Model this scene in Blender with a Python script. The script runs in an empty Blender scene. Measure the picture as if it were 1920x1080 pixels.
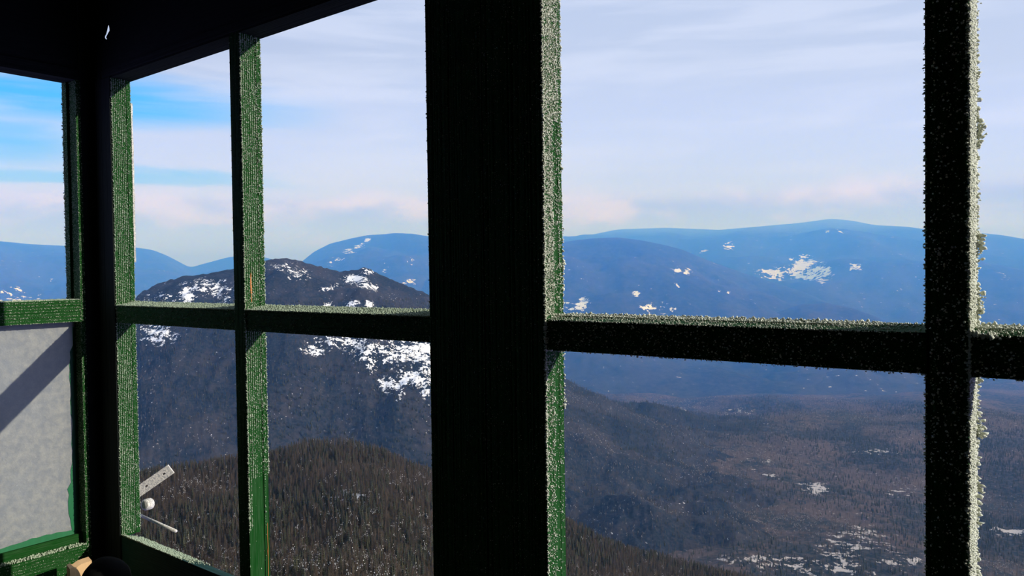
import bpy, bmesh, math, random
import numpy as np
from mathutils import Matrix, Vector
from mathutils.geometry import tessellate_polygon

S = bpy.context.scene
COL = S.collection
random.seed(7)
rng = np.random.default_rng(11)

# ------------------------------------------------------------------ camera
E = 1.60                                   # eye height above the cab floor
CX, CY = 1.9656, -0.8712
YAW, PITCH, ROLL, F = math.radians(52.391), math.radians(1.212), math.radians(-0.740), 1436.5
ax = np.array([-math.cos(YAW) * math.cos(PITCH), math.sin(YAW) * math.cos(PITCH), -math.sin(PITCH)])
rt = np.array([math.sin(YAW), math.cos(YAW), 0.0])
up = np.cross(rt, ax)
r2 = rt * math.cos(ROLL) + up * math.sin(ROLL)
u2 = -rt * math.sin(ROLL) + up * math.cos(ROLL)
cam = bpy.data.cameras.new('camera')
cam.sensor_width = 36.0
cam.lens = 36.0 * F / 1920.0
cam.clip_start, cam.clip_end = 0.02, 60000
co = bpy.data.objects.new('camera', cam)
COL.objects.link(co)
co.matrix_world = Matrix(((r2[0], u2[0], -ax[0], CX), (r2[1], u2[1], -ax[1], CY), (r2[2], u2[2], -ax[2], E), (0, 0, 0, 1)))
S.camera = co

# ------------------------------------------------------------------ view, sun, sky
S.view_settings.view_transform = 'Standard'
S.view_settings.look = 'None'
S.view_settings.exposure = 0.0
S.view_settings.gamma = 1.0
S.view_settings.use_curve_mapping = False
S.cycles.use_denoising = True
S.cycles.max_bounces = 10
S.cycles.diffuse_bounces = 4
S.cycles.volume_bounces = 6
S.cycles.caustics_reflective = False
S.cycles.caustics_refractive = False

SUN = Vector((1.0, 0.43, 0.41)).normalized()      # towards the sun
sl = bpy.data.lights.new('sun', 'SUN')
sl.energy = 4.4
sl.angle = math.radians(0.55)
sl.color = (1.0, 0.95, 0.86)
so = bpy.data.objects.new('sun', sl)
COL.objects.link(so)
so.rotation_euler = SUN.to_track_quat('Z', 'Y').to_euler()
so.location = (30, 13, 20)

W = bpy.data.worlds.new('sky')
S.world = W
W.use_nodes = True
NT = W.node_tree
NT.nodes.clear()


class G:
    """small node-graph helper"""
    def __init__(s, nt): s.nt = nt
    def n(s, t, **k):
        n = s.nt.nodes.new(t)
        for a, b in k.items(): setattr(n, a, b)
        return n
    def put(s, sock, v):
        if hasattr(v, 'is_linked') or isinstance(v, bpy.types.NodeSocket): s.nt.links.new(v, sock)
        elif v is not None: sock.default_value = v
    def m(s, op, a, b=None, c=None, clamp=False):
        n = s.n('ShaderNodeMath', operation=op, use_clamp=clamp)
        for i, v in enumerate((a, b, c)):
            if v is not None: s.put(n.inputs[i], v)
        return n.outputs[0]
    def mix(s, f, a, b):
        n = s.n('ShaderNodeMix', data_type='RGBA')
        s.put(n.inputs[0], f); s.put(n.inputs[6], a); s.put(n.inputs[7], b)
        return n.outputs[2]
    def step(s, v, a, b):
        n = s.n('ShaderNodeMapRange', interpolation_type='SMOOTHSTEP')
        s.put(n.inputs[0], v); n.inputs[1].default_value = a; n.inputs[2].default_value = b
        return n.outputs[0]
    def noise(s, vec, scale, detail=4, rough=0.55, dist=0.0):
        n = s.n('ShaderNodeTexNoise')
        if vec is not None: s.put(n.inputs['Vector'], vec)
        n.inputs['Scale'].default_value = scale; n.inputs['Detail'].default_value = detail
        n.inputs['Roughness'].default_value = rough; n.inputs['Distortion'].default_value = dist
        return n.outputs[0]
    def vec(s, x, y, z):
        n = s.n('ShaderNodeCombineXYZ')
        s.put(n.inputs[0], x); s.put(n.inputs[1], y); s.put(n.inputs[2], z)
        return n.outputs[0]
    def sep(s, v):
        n = s.n('ShaderNodeSeparateXYZ'); s.put(n.inputs[0], v)
        return n.outputs
    def scale(s, v, xyz):
        n = s.n('ShaderNodeVectorMath', operation='MULTIPLY'); s.put(n.inputs[0], v); n.inputs[1].default_value = xyz
        return n.outputs[0]


def C4(r, g, b): return (r, g, b, 1.0)
def sr(r, g, b):
    f = lambda c: c / 12.92 if c <= .04045 else ((c + .055) / 1.055) ** 2.4
    return C4(f(r / 255), f(g / 255), f(b / 255))


g = G(NT)
gen = g.n('ShaderNodeTexCoord').outputs['Generated']
dx, dy, dz = g.sep(gen)
hor = g.m('POWER', g.m('ADD', g.m('ADD', g.m('MULTIPLY', dx, dx), g.m('MULTIPLY', dy, dy)), 1e-4), 0.5)
az = g.m('DIVIDE', g.m('ADD', g.m('MULTIPLY', dx, float(rt[0])), g.m('MULTIPLY', dy, float(rt[1]))), hor)   # sine of bearing, + to the south
el = g.m('DIVIDE', dz, hor)
streak = g.noise(g.vec(g.m('MULTIPLY', az, 2.2), g.m('MULTIPLY', el, 17.0), 3.7), 1.5, 6, .52, .35)
puff = g.noise(g.vec(g.m('MULTIPLY', az, 6.0), g.m('MULTIPLY', el, 13.0), 1.3), 1.4, 6, .55, .2)
broad = g.noise(g.vec(g.m('MULTIPLY', az, 2.0), g.m('MULTIPLY', el, 4.0), 8.1), 1.6, 3, .5)
# veil of high cloud, greyer upward, whiter low
veil = g.mix(g.step(el, .10, .40), C4(.62, .70, .89), C4(.43, .53, .76))
veil = g.mix(g.m('MULTIPLY', g.step(g.m('ADD', az, g.m('MULTIPLY', broad, .5)), -.25, .30), .6), veil, C4(.58, .68, .90))
veil = g.mix(g.m('MULTIPLY', g.step(streak, .42, .66), .45), veil, C4(.76, .83, 1.02))
# open blue to the north, between layers of cloud
warp = g.m('ADD', el, g.m('MULTIPLY', g.m('SUBTRACT', streak, .5), .075))
gap1 = g.m('MULTIPLY', g.step(warp, .163, .190), g.step(warp, .250, .200))
gap2 = g.m('MULTIPLY', g.m('MULTIPLY', g.step(warp, .104, .112), g.step(warp, .132, .119)), .85)
gap3 = g.m('MULTIPLY', g.m('MULTIPLY', g.step(warp, .112, .140), g.step(warp, .20, .165)), g.m('MULTIPLY', g.step(az, -.44, -.54), .85))
gaps = g.m('MAXIMUM', g.m('MAXIMUM', gap1, gap2), gap3)
north = g.step(g.m('ADD', az, g.m('MULTIPLY', g.m('SUBTRACT', broad, .5), .18)), -.20, -.46)
gaps = g.m('MULTIPLY', gaps, g.m('ADD', .55, g.m('MULTIPLY', g.step(streak, .68, .42), .45)))
sky = g.mix(g.m('MULTIPLY', north, gaps), veil, C4(.07, .50, 1.12))
# bank of low cloud along the mountains
top = g.m('ADD', .100, g.m('MULTIPLY', g.m('SUBTRACT', puff, .5), .055))
bank = g.step(g.m('SUBTRACT', el, top), .012, -.012)
bankc = g.mix(g.step(g.m('ADD', el, g.m('MULTIPLY', g.m('SUBTRACT', puff, .5), .16)), .050, .098), C4(.37, .36, .98), C4(.84, .81, 1.05))
sky = g.mix(g.m('MULTIPLY', bank, .95), sky, bankc)
bg = g.n('ShaderNodeBackground')
g.put(bg.inputs[0], sky)
bg.inputs[1].default_value = 1.0
wo = g.n('ShaderNodeOutputWorld')
NT.links.new(bg.outputs[0], wo.inputs[0])


# ------------------------------------------------------------------ helpers
def tag(o, label=None, cat=None, group=None, kind=None):
    for k, v in (('label', label), ('category', cat), ('group', group), ('kind', kind)):
        if v: o[k] = v
    return o


def mat(name):
    m = bpy.data.materials.new(name); m.use_nodes = True
    nt = m.node_tree
    return m, G(nt), nt.nodes['Principled BSDF']


def link(name, me, mats, parent=None):
    o = bpy.data.objects.new(name, me)
    COL.objects.link(o)
    if mats is not None:
        for x in (mats if isinstance(mats, (list, tuple)) else [mats]): me.materials.append(x)
    if parent is not None: o.parent = parent
    return o


def from_bm(name, bm, mats, parent=None, smooth=False):
    me = bpy.data.meshes.new(name)
    bmesh.ops.recalc_face_normals(bm, faces=bm.faces)
    bm.to_mesh(me); bm.free()
    if smooth:
        for p in me.polygons: p.use_smooth = True
    return link(name, me, mats, parent)


def from_np(name, V, Fc, mats, parent=None, smooth=False, midx=None):
    """V (n,3), Fc (m,k) with constant k"""
    me = bpy.data.meshes.new(name)
    k = Fc.shape[1]
    me.vertices.add(len(V)); me.vertices.foreach_set('co', np.asarray(V, np.float32).ravel())
    me.loops.add(Fc.size); me.loops.foreach_set('vertex_index', Fc.astype(np.int32).ravel())
    me.polygons.add(len(Fc))
    me.polygons.foreach_set('loop_start', np.arange(0, Fc.size, k, dtype=np.int32))
    if midx is not None: me.polygons.foreach_set('material_index', np.asarray(midx, np.int32))
    if smooth: me.polygons.foreach_set('use_smooth', np.ones(len(Fc), bool))
    me.update(calc_edges=True); me.validate()
    return link(name, me, mats, parent)


def empty(name, loc=(0, 0, 0)):
    o = bpy.data.objects.new(name, None)
    o.location = loc; o.empty_display_size = .05
    COL.objects.link(o)
    return o


def box(bm, lo, hi):
    vs = [bm.verts.new((x, y, z)) for x in (lo[0], hi[0]) for y in (lo[1], hi[1]) for z in (lo[2], hi[2])]
    for f in ((0, 1, 3, 2), (4, 6, 7, 5), (0, 4, 5, 1), (2, 3, 7, 6), (0, 2, 6, 4), (1, 5, 7, 3)):
        bm.faces.new([vs[i] for i in f])


def ridged(bm, axis, lo, hi, pitch=.0026, depth=.0007, segs=10, wav=.0004):
    """a weathered board: the grain runs along AXIS as real shallow ridges on its four long sides"""
    o = [i for i in range(3) if i != axis]
    if axis == 1: o = [2, 0]
    a0, a1 = lo[o[0]], hi[o[0]]; b0, b1 = lo[o[1]], hi[o[1]]
    pr = []
    def side(p, q, nrm):
        L = math.hypot(q[0] - p[0], q[1] - p[1]); n = max(1, int(L / pitch))
        for i in range(n):
            t = i / n
            d = random.random() ** 2 * depth if i else depth * .5
            if random.random() < .12 and i: d += depth * 1.2
            pr.append((p[0] + (q[0] - p[0]) * t - nrm[0] * d, p[1] + (q[1] - p[1]) * t - nrm[1] * d, nrm))
    side((a0, b0), (a1, b0), (0, -1)); side((a1, b0), (a1, b1), (1, 0))
    side((a1, b1), (a0, b1), (0, 1)); side((a0, b1), (a0, b0), (-1, 0))
    rows = []
    for s in range(segs + 1):
        t = lo[axis] + (hi[axis] - lo[axis]) * s / segs
        row = []
        for (a, b, nr) in pr:
            d = random.random() * wav if 0 < s < segs else wav * .5
            c = [0, 0, 0]; c[axis] = t; c[o[0]] = a - nr[0] * d; c[o[1]] = b - nr[1] * d
            row.append(bm.verts.new(c))
        rows.append(row)
    n = len(pr)
    for s in range(segs):
        for i in range(n):
            j = (i + 1) % n
            bm.faces.new((rows[s][i], rows[s][j], rows[s + 1][j], rows[s + 1][i]))
    bm.faces.new(rows[0]); bm.faces.new(rows[-1])


# ------------------------------------------------------------------ materials of the cab
def paint(name, base, worn, axis, bare=C4(.30, .13, .035)):
    m, q, b = mat(name)
    tc = q.n('ShaderNodeTexCoord').outputs['Object']
    st = [70.0, 70.0, 70.0]; st[axis] = 4.0
    grain = q.noise(q.scale(tc, st), 6.0, 5, .6)
    sp = q.noise(tc, 38.0, 3, .6)
    c = q.mix(q.step(grain, .35, .68), base, worn)
    st2 = [42.0, 42.0, 42.0]; st2[axis] = 3.0
    chip = q.noise(q.scale(tc, st2), 2.2, 4, .65)
    c = q.mix(q.step(chip, .735, .75), c, bare)
    q.put(b.inputs['Base Color'], c)
    b.inputs['Roughness'].default_value = .8
    b.inputs['Specular IOR Level'].default_value = .15
    bp = q.n('ShaderNodeBump'); bp.inputs['Strength'].default_value = .5; bp.inputs['Distance'].default_value = .0012
    q.put(bp.inputs['Height'], q.m('ADD', grain, q.m('MULTIPLY', sp, .5)))
    q.put(b.inputs['Normal'], bp.outputs[0])
    return m


GR, GW = C4(.0008, .050, .002), C4(.016, .066, .015)
PX, PY, PZ = (paint('green_paint_%s' % 'xyz'[i], GR, GW, i) for i in range(3))
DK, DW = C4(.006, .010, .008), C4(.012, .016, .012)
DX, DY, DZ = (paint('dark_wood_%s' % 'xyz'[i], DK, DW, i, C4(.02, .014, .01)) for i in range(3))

SHADE_GREEN = paint('shaded_green_paint', C4(.003, .034, .026), C4(.010, .042, .034), 0)  # the green paint darkened towards teal, shade put into the bottom rails' colour

FROST, q, b = mat('rime_frost')
b.inputs['Base Color'].default_value = C4(.63, .65, .52)
b.inputs['Roughness'].default_value = .7
b.inputs['Specular IOR Level'].default_value = .3

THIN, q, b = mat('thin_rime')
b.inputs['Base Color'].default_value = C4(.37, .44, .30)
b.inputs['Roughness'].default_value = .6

FG, q, b = mat('frosted_glass')
tc = q.n('ShaderNodeTexCoord').outputs['Object']
n1 = q.noise(tc, 55, 6, .7); n2 = q.noise(tc, 7, 3, .5); n3 = q.noise(tc, 260, 2, .6)
c = q.mix(q.step(n1, .3, .75), C4(.30, .32, .32), C4(.54, .53, .45))
c = q.mix(q.m('MULTIPLY', q.step(n2, .45, .7), .5), c, C4(.36, .39, .40))
c = q.mix(q.step(n3, .70, .76), c, C4(.85, .86, .82))
q.put(b.inputs['Base Color'], c)
b.inputs['Roughness'].default_value = .55
bp = q.n('ShaderNodeBump'); bp.inputs['Strength'].default_value = .5; bp.inputs['Distance'].default_value = .001
q.put(bp.inputs['Height'], q.m('ADD', n1, n3)); q.put(b.inputs['Normal'], bp.outputs[0])

tr_ = q.n('ShaderNodeBsdfTranslucent'); tr_.inputs[0].default_value = C4(.58, .60, .58)
mx_ = q.n('ShaderNodeMixShader'); mx_.inputs[0].default_value = .5
q.nt.links.new(b.outputs[0], mx_.inputs[1]); q.nt.links.new(tr_.outputs[0], mx_.inputs[2])
q.nt.links.new(mx_.outputs[0], q.nt.nodes['Material Output'].inputs[0])

SMEAR, q, b = mat('paint_smear')
tc = q.n('ShaderNodeTexCoord').outputs['Object']
n1 = q.noise(q.scale(tc, (30, 30, 6)), 4, 4, .6)
q.put(b.inputs['Base Color'], q.mix(n1, C4(.0008, .10, .026), C4(.002, .16, .05)))
b.inputs['Roughness'].default_value = .45

BARE, q, b = mat('bare_wood')
tc = q.n('ShaderNodeTexCoord').outputs['Object']
n1 = q.noise(q.scale(tc, (60, 60, 5)), 3, 4, .6)
q.put(b.inputs['Base Color'], q.mix(n1, C4(.55, .33, .14), C4(.72, .48, .25)))
b.inputs['Roughness'].default_value = .7

RIMED, q, b = mat('rimed_metal')
tc = q.n('ShaderNodeTexCoord').outputs['Object']
n1 = q.noise(tc, 260, 4, .7)
q.put(b.inputs['Base Color'], q.mix(q.step(n1, .35, .62), C4(.38, .37, .34), C4(.82, .76, .64)))
b.inputs['Roughness'].default_value = .8
bp = q.n('ShaderNodeBump'); bp.inputs['Strength'].default_value = .8; bp.inputs['Distance'].default_value = .002
q.put(bp.inputs['Height'], n1); q.put(b.inputs['Normal'], bp.outputs[0])

STAIN, q, b = mat('rust_stain')
b.inputs['Base Color'].default_value = C4(.50, .16, .012)

# ------------------------------------------------------------------ cab shell
OX, OZ = (paint('boards_%s' % 'xz'[i], C4(.34, .33, .30), C4(.42, .41, .38), i * 2, C4(.03, .025, .02)) for i in range(2))  # unseen floor and walls made pale to bounce light onto the posts
CAB = 2.56
T = .046
ZS, ZH = E - .620, E + .473            # bottom rail top, underside of the head
ZT, ZB = E - .062, E - .110            # middle rail
CEIL = 2.32


def struct(name, bm, m, label, parent=None):
    o = from_bm(name, bm, m, parent)
    return tag(o, label, 'structure', kind='structure')


def planks(name, label, axis, n, lo, hi, across, m):
    """a boarded surface: an Empty and one child per board"""
    root = tag(empty(name, lo), label, 'structure', kind='structure')
    w = (hi[across] - lo[across]) / n
    for i in range(n):
        bm = bmesh.new()
        l = [0, 0, 0]; h = [hi[k] - lo[k] for k in range(3)]
        l[across] = i * w + .0008; h[across] = (i + 1) * w - .0008
        ridged(bm, axis, l, h, pitch=.02, depth=.001, segs=3)
        from_bm('plank', bm, m, root)
    return root


planks('floor', 'unseen board floor of the lookout cab, kept pale to bounce light', 0, 16, (-.06, -CAB, -.03), (CAB, .06, 0), 1, OX)
planks('ceiling', 'dark board ceiling of the lookout cab', 0, 16, (-.06, -CAB, CEIL), (CAB, .06, CEIL + .03), 1, DX)
planks('wall_south', 'unseen boarded wall on the side behind the viewer, kept pale to bounce light', 2, 14, (-.06, -CAB - .03, 0), (CAB, -CAB, CEIL), 0, OZ)
planks('wall_east', 'unseen boarded wall behind the viewer, kept pale to bounce light', 2, 14, (CAB, -CAB, 0), (CAB + .03, .06, CEIL), 1, OZ)

# wall with the two wide windows: boards under the sill, head board above
wr = tag(empty('wall_right', (0, 0, 0)), 'dark boarded wall with two wide windows and a head board', 'structure', kind='structure')
nb = 7
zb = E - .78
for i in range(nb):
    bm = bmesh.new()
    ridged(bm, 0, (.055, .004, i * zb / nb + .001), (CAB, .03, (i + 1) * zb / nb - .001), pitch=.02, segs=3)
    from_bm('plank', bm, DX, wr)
# head board with the splintered hole through it
hx0, hx1, hz0, hz1 = .052, CAB, ZH + .02, CEIL
hole = [(.0720, .5735), (.0765, .5690), (.0820, .5672), (.0835, .5700), (.0785, .5735), (.0840, .5775), (.0925, .5830),
        (.0960, .5850), (.0955, .5930), (.0925, .6015), (.0895, .6000), (.0850, .5905), (.0790, .5820), (.0735, .5790)]
outer = [(hx0, hz0), (hx1, hz0), (hx1, hz1), (hx0, hz1)]
pts = [Vector((x, 0, z)) for x, z in outer]; hp = [Vector((x, 0, z + E)) for x, z in hole]
tris = tessellate_polygon([pts, hp])
allp = pts + hp
bm = bmesh.new()
fr = [bm.verts.new((p.x, .002, p.z)) for p in allp]
bk = [bm.verts.new((p.x - (.0085 if i > 3 else 0), .006, p.z)) for i, p in enumerate(allp)]
for t in tris:
    bm.faces.new([fr[i] for i in t]); bm.faces.new([bk[i] for i in reversed(t)])
for ring in (list(range(4)), list(range(4, 4 + len(hole)))):
    for i in range(len(ring)):
        a_, b_ = ring[i], ring[(i + 1) % len(ring)]
        bm.faces.new((fr[a_], fr[b_], bk[b_], bk[a_]))
hb = from_bm('head_board', bm, DX, wr)
bm = bmesh.new(); ridged(bm, 0, (.052, .0, ZH), (CAB, T + .004, ZH + .026), segs=24); from_bm('head_rail', bm, DX, wr)

# wall with the narrow view on the left
wl = tag(empty('wall_left', (0, 0, 0)), 'dark boarded wall left of the corner with one window, boarded past it out of view to dim the room', 'structure', kind='structure')
WLEN = .575                                    # window_1 runs to y = -WLEN
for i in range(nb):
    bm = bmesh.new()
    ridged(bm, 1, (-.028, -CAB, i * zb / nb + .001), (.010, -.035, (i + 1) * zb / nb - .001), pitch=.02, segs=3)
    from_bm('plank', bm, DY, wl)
for i in range(9):  # unseen boards closing the window's far half to cut light in the room
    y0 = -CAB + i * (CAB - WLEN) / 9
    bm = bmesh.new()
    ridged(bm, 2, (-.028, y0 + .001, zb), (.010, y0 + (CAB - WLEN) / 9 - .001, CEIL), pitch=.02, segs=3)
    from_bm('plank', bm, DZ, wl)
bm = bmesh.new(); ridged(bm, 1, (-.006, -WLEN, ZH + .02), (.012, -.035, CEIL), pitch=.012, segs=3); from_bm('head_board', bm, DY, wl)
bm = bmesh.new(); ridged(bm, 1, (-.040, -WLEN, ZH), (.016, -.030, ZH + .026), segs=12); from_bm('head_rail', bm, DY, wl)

# corner post
bm = bmesh.new()
ridged(bm, 2, (-.046, -.0335, 0), (.0145, .046, ZH + .024), segs=12)
ridged(bm, 2, (-.046, -.0335, ZH + .022), (.0145, .005, CEIL), segs=3)
ridged(bm, 2, (.0140, -.0005, 0), (.0510, .046, ZH + .024), segs=12)
ridged(bm, 2, (.0140, -.0030, 0), (.0990, -.0002, ZH + .002), segs=12)  # thin dark strip over the stile's room face, standing in for its shade
ridged(bm, 2, (.0140, -.0005, ZH + .023), (.0510, .006, CEIL), segs=3)
struct('trim_1', bm, DZ, 'dark post in the corner where the two window walls meet, with a dark strip as shade over the stile')

# ------------------------------------------------------------------ windows
def member(parent, name, axis, lo, hi, m, groove=None, segs=12):
    """sash member; GROOVE=(y0,y1) splits it into bar, recessed core and outer stop"""
    bm = bmesh.new()
    ridged(bm, axis, lo, hi, segs=segs)
    o = from_bm(name, bm, m, parent)
    return o


def sash_bar(parent, name, x0, x1, z0, z1, step=0.0, face=True):
    bm = bmesh.new()
    if step:
        ridged(bm, 2, (x0 + step, 0, z0), (x1, .010, z1), segs=14)
        ridged(bm, 2, (x0, .008, z0), (x1, .0335, z1), segs=14)
    else:
        ridged(bm, 2, (x0, 0, z0), (x1, .0335, z1), segs=14)
    ridged(bm, 2, (x0 + .003, .032, z0), (x1 - .003, .037, z1), segs=4)
    o = from_bm(name, bm, PZ, parent)
    bm = bmesh.new()
    ridged(bm, 2, (x0 + .001, .0358, z0), (x1 - .001, T, z1), segs=14)
    from_bm('stop', bm, PZ, o)
    return o


def rail_bar(parent, name, x0, x1, z0, z1):
    bm = bmesh.new()
    ridged(bm, 0, (x0, .0012, z0), (x1, .0335, z1), segs=12)
    ridged(bm, 0, (x0, .032, z0 + .003), (x1, .037, z1 - .002), segs=4)
    ridged(bm, 0, (x0, .0358, z0 + .001), (x1, T, z1 + .0005), segs=12)
    for v in bm.verts:                         # worn top falling towards the room
        if v.co.z > z1 - .004 and v.co.y < .0345: v.co.z -= (.0345 - v.co.y) / .0345 * .0065
    return from_bm(name, bm, PX, parent)


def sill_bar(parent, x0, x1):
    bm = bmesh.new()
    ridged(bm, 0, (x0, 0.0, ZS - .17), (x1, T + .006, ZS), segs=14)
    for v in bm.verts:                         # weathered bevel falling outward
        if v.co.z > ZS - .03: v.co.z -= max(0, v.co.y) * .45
    return from_bm('bottom_rail', bm, SHADE_GREEN, parent)


w2 = tag(empty('window_2', (.6, 0, ZS)), 'green frosted sash without glass between the corner and the wide double post', 'window', kind='structure')
w3 = tag(empty('window_3', (1.85, 0, ZS)), 'green frosted sash without glass beyond the wide double post', 'window', kind='structure')
w1 = tag(empty('window_1', (0, -.5, ZS)), 'green sash in the left wall with a frosted lower pane', 'window', kind='structure')
for w in (w1, w2, w3):
    w.location = (0, 0, 0)

sash_bar(w2, 'stile', .0515, .1009, ZS - .005, ZH + .004)
sash_bar(w2, 'mullion', .5951, .6325, ZS - .005, ZH + .004)
sash_bar(w2, 'stile', 1.1304, 1.2415, ZS - .16, ZH + .004)
sash_bar(w3, 'stile', 1.2445, 1.3524, ZS - .16, ZH + .004)
sash_bar(w3, 'mullion', 1.8222, 1.8620, ZS - .16, ZH + .004, step=.0055)
sash_bar(w3, 'stile', 2.345, 2.452, ZS - .16, ZH + .004)
for p, a_, c_ in ((w2, .099, .597), (w2, .6315, 1.132), (w3, 1.351, 1.824), (w3, 1.861, 2.346)):
    rail_bar(p, 'rail', a_, c_, ZB, ZT)
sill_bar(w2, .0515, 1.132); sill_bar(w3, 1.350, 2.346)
bm = bmesh.new(); ridged(bm, 2, (2.455, 0, zb), (CAB, T, ZH + .01), segs=6)
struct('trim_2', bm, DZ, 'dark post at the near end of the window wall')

# dark vertical crack and orange weeping stain on the clean foot of the slim mullion
# left window: local frame is x (thickness) and y (along the wall)
def left_bar(name, y0, y1, z0, z1, out=.006):
    bm = bmesh.new()
    ridged(bm, 2, (-.020, y0, z0), (.0150, y1, z1), segs=14)
    o = from_bm(name, bm, PZ, w1)
    bm = bmesh.new()
    ridged(bm, 2, (-.046, y0 - out, z0), (-.0215, y1 + out * .2, z1), segs=14)
    from_bm('stop', bm, PZ, o)
    return o


left_bar('stile', -.0435, -.0335, ZS - .16, ZH + .004)
left_bar('stile', -.575, -.535, ZS - .16, ZH + .004)
for y0, y1 in ((-.537, -.042),):
    bm = bmesh.new(); ridged(bm, 1, (-.046, y0, ZB + .003), (.0140, y1, ZT + .008), segs=12)
    from_bm('rail', bm, PY, w1)
bm = bmesh.new()
ridged(bm, 1, (-.046, -.575, ZS - .17), (.0145, -.0425, ZS - .028), segs=12)
ridged(bm, 1, (-.046, -.575, ZS - .032), (-.006, -.0425, ZS - .004), segs=12)
from_bm('bottom_rail', bm, PY, w1)
for y0, y1 in ((-.537, -.044),):
    bm = bmesh.new(); box(bm, (-.024, y0, ZS - .012), (-.019, y1, ZB + .010))
    from_bm('pane', bm, FG, w1)
# brushed paint that strayed onto the pane beside the stile and along the foot
edge = [(-.0445, ZB + .006), (-.0445, ZS - .006)]
outl = []
for i in range(34):
    t = i / 33
    z = ZB - .01 + (ZS - ZB + .012) * t
    wdt = .009 + .007 * min(1, max(0, (t - .18) / .25)) + .004 * math.sin(9 * t) + random.uniform(-.002, .002)
    if .78 < t < .92: wdt += .005
    if t < .10: wdt = .005
    outl.append((-.0445 - wdt, z))
bm = bmesh.new()
A = [bm.verts.new((-.0182, -.0445, z)) for _, z in outl]
B = [bm.verts.new((-.0188, y, z)) for y, z in outl]
for i in range(33): bm.faces.new((A[i], B[i], B[i + 1], A[i + 1]))
foot = []
for i in range(46):
    t = i / 45
    foot.append((-.0445 - .48 * t, ZS - .004 + .006 + .010 * (1 - abs(2 * min(t * 2.2, 1) - .8)) * random.uniform(.7, 1.1) * (1 if t < .5 else .6)))
A = [bm.verts.new((-.0182, y, ZS - .006)) for y, _ in foot]
B = [bm.verts.new((-.0188, y, z)) for y, z in foot]
for i in range(45): bm.faces.new((A[i], B[i], B[i + 1], A[i + 1]))
sm = from_bm('paint_smear', bm, SMEAR, w1)
md = sm.modifiers.new('t', 'SOLIDIFY'); md.thickness = .0008
sm['label'] = 'bright green paint smear on the frosted glass'

# pale strip standing outside the corner stile
bm = bmesh.new(); ridged(bm, 2, (.082, .0465, E + .035), (.1012, .0512, E + .42), segs=20, wav=.0015)
ws = from_bm('weather_strip', bm, RIMED, w2); ws['label'] = 'pale rimed strip outside the corner stile'

# stain and crack
zq = E - .42
def ribbon(name, m, parent, pts, x):
    bm = bmesh.new()
    A = [bm.verts.new((x, y - w_ / 2, z)) for y, w_, z in pts]; B = [bm.verts.new((x, y + w_ / 2, z)) for y, w_, z in pts]
    for i in range(len(pts) - 1): bm.faces.new((A[i], A[i + 1], B[i + 1], B[i]))
    o = from_bm(name, bm, m, parent)
    md = o.modifiers.new('t', 'SOLIDIFY'); md.thickness = .0006; md.offset = 0
    return o
ribbon('stain', STAIN, w2, [(.0405, .0004, E - .50), (.0402, .0008, E - .525), (.0408, .0011, E - .55), (.0402, .0018, E - .557), (.0405, .0008, E - .57), (.0403, .0010, E - .60), (.0404, .0004, E - .615)], .6327)
ribbon('stain', STAIN, w2, [(.014, .0010, E + .005), (.0135, .0030, E - .010), (.014, .0035, E - .03), (.0145, .0010, E - .055)], .6330)

# ------------------------------------------------------------------ rime frost: grains as real geometry
ICO_V = []
ph = (1 + 5 ** .5) / 2
for a_, b_ in ((1, ph), (-1, ph), (1, -ph), (-1, -ph)):
    ICO_V += [(0, a_, b_), (a_, b_, 0), (b_, 0, a_)]
ICO_V = np.array(ICO_V) / math.hypot(1, ph)
_b = bmesh.new()
for v in ICO_V: _b.verts.new(v)
bmesh.ops.convex_hull(_b, input=_b.verts)
_b.verts.index_update()
ICO_F = np.array([[v.index for v in f.verts] for f in _b.faces]); _b.free()


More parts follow.
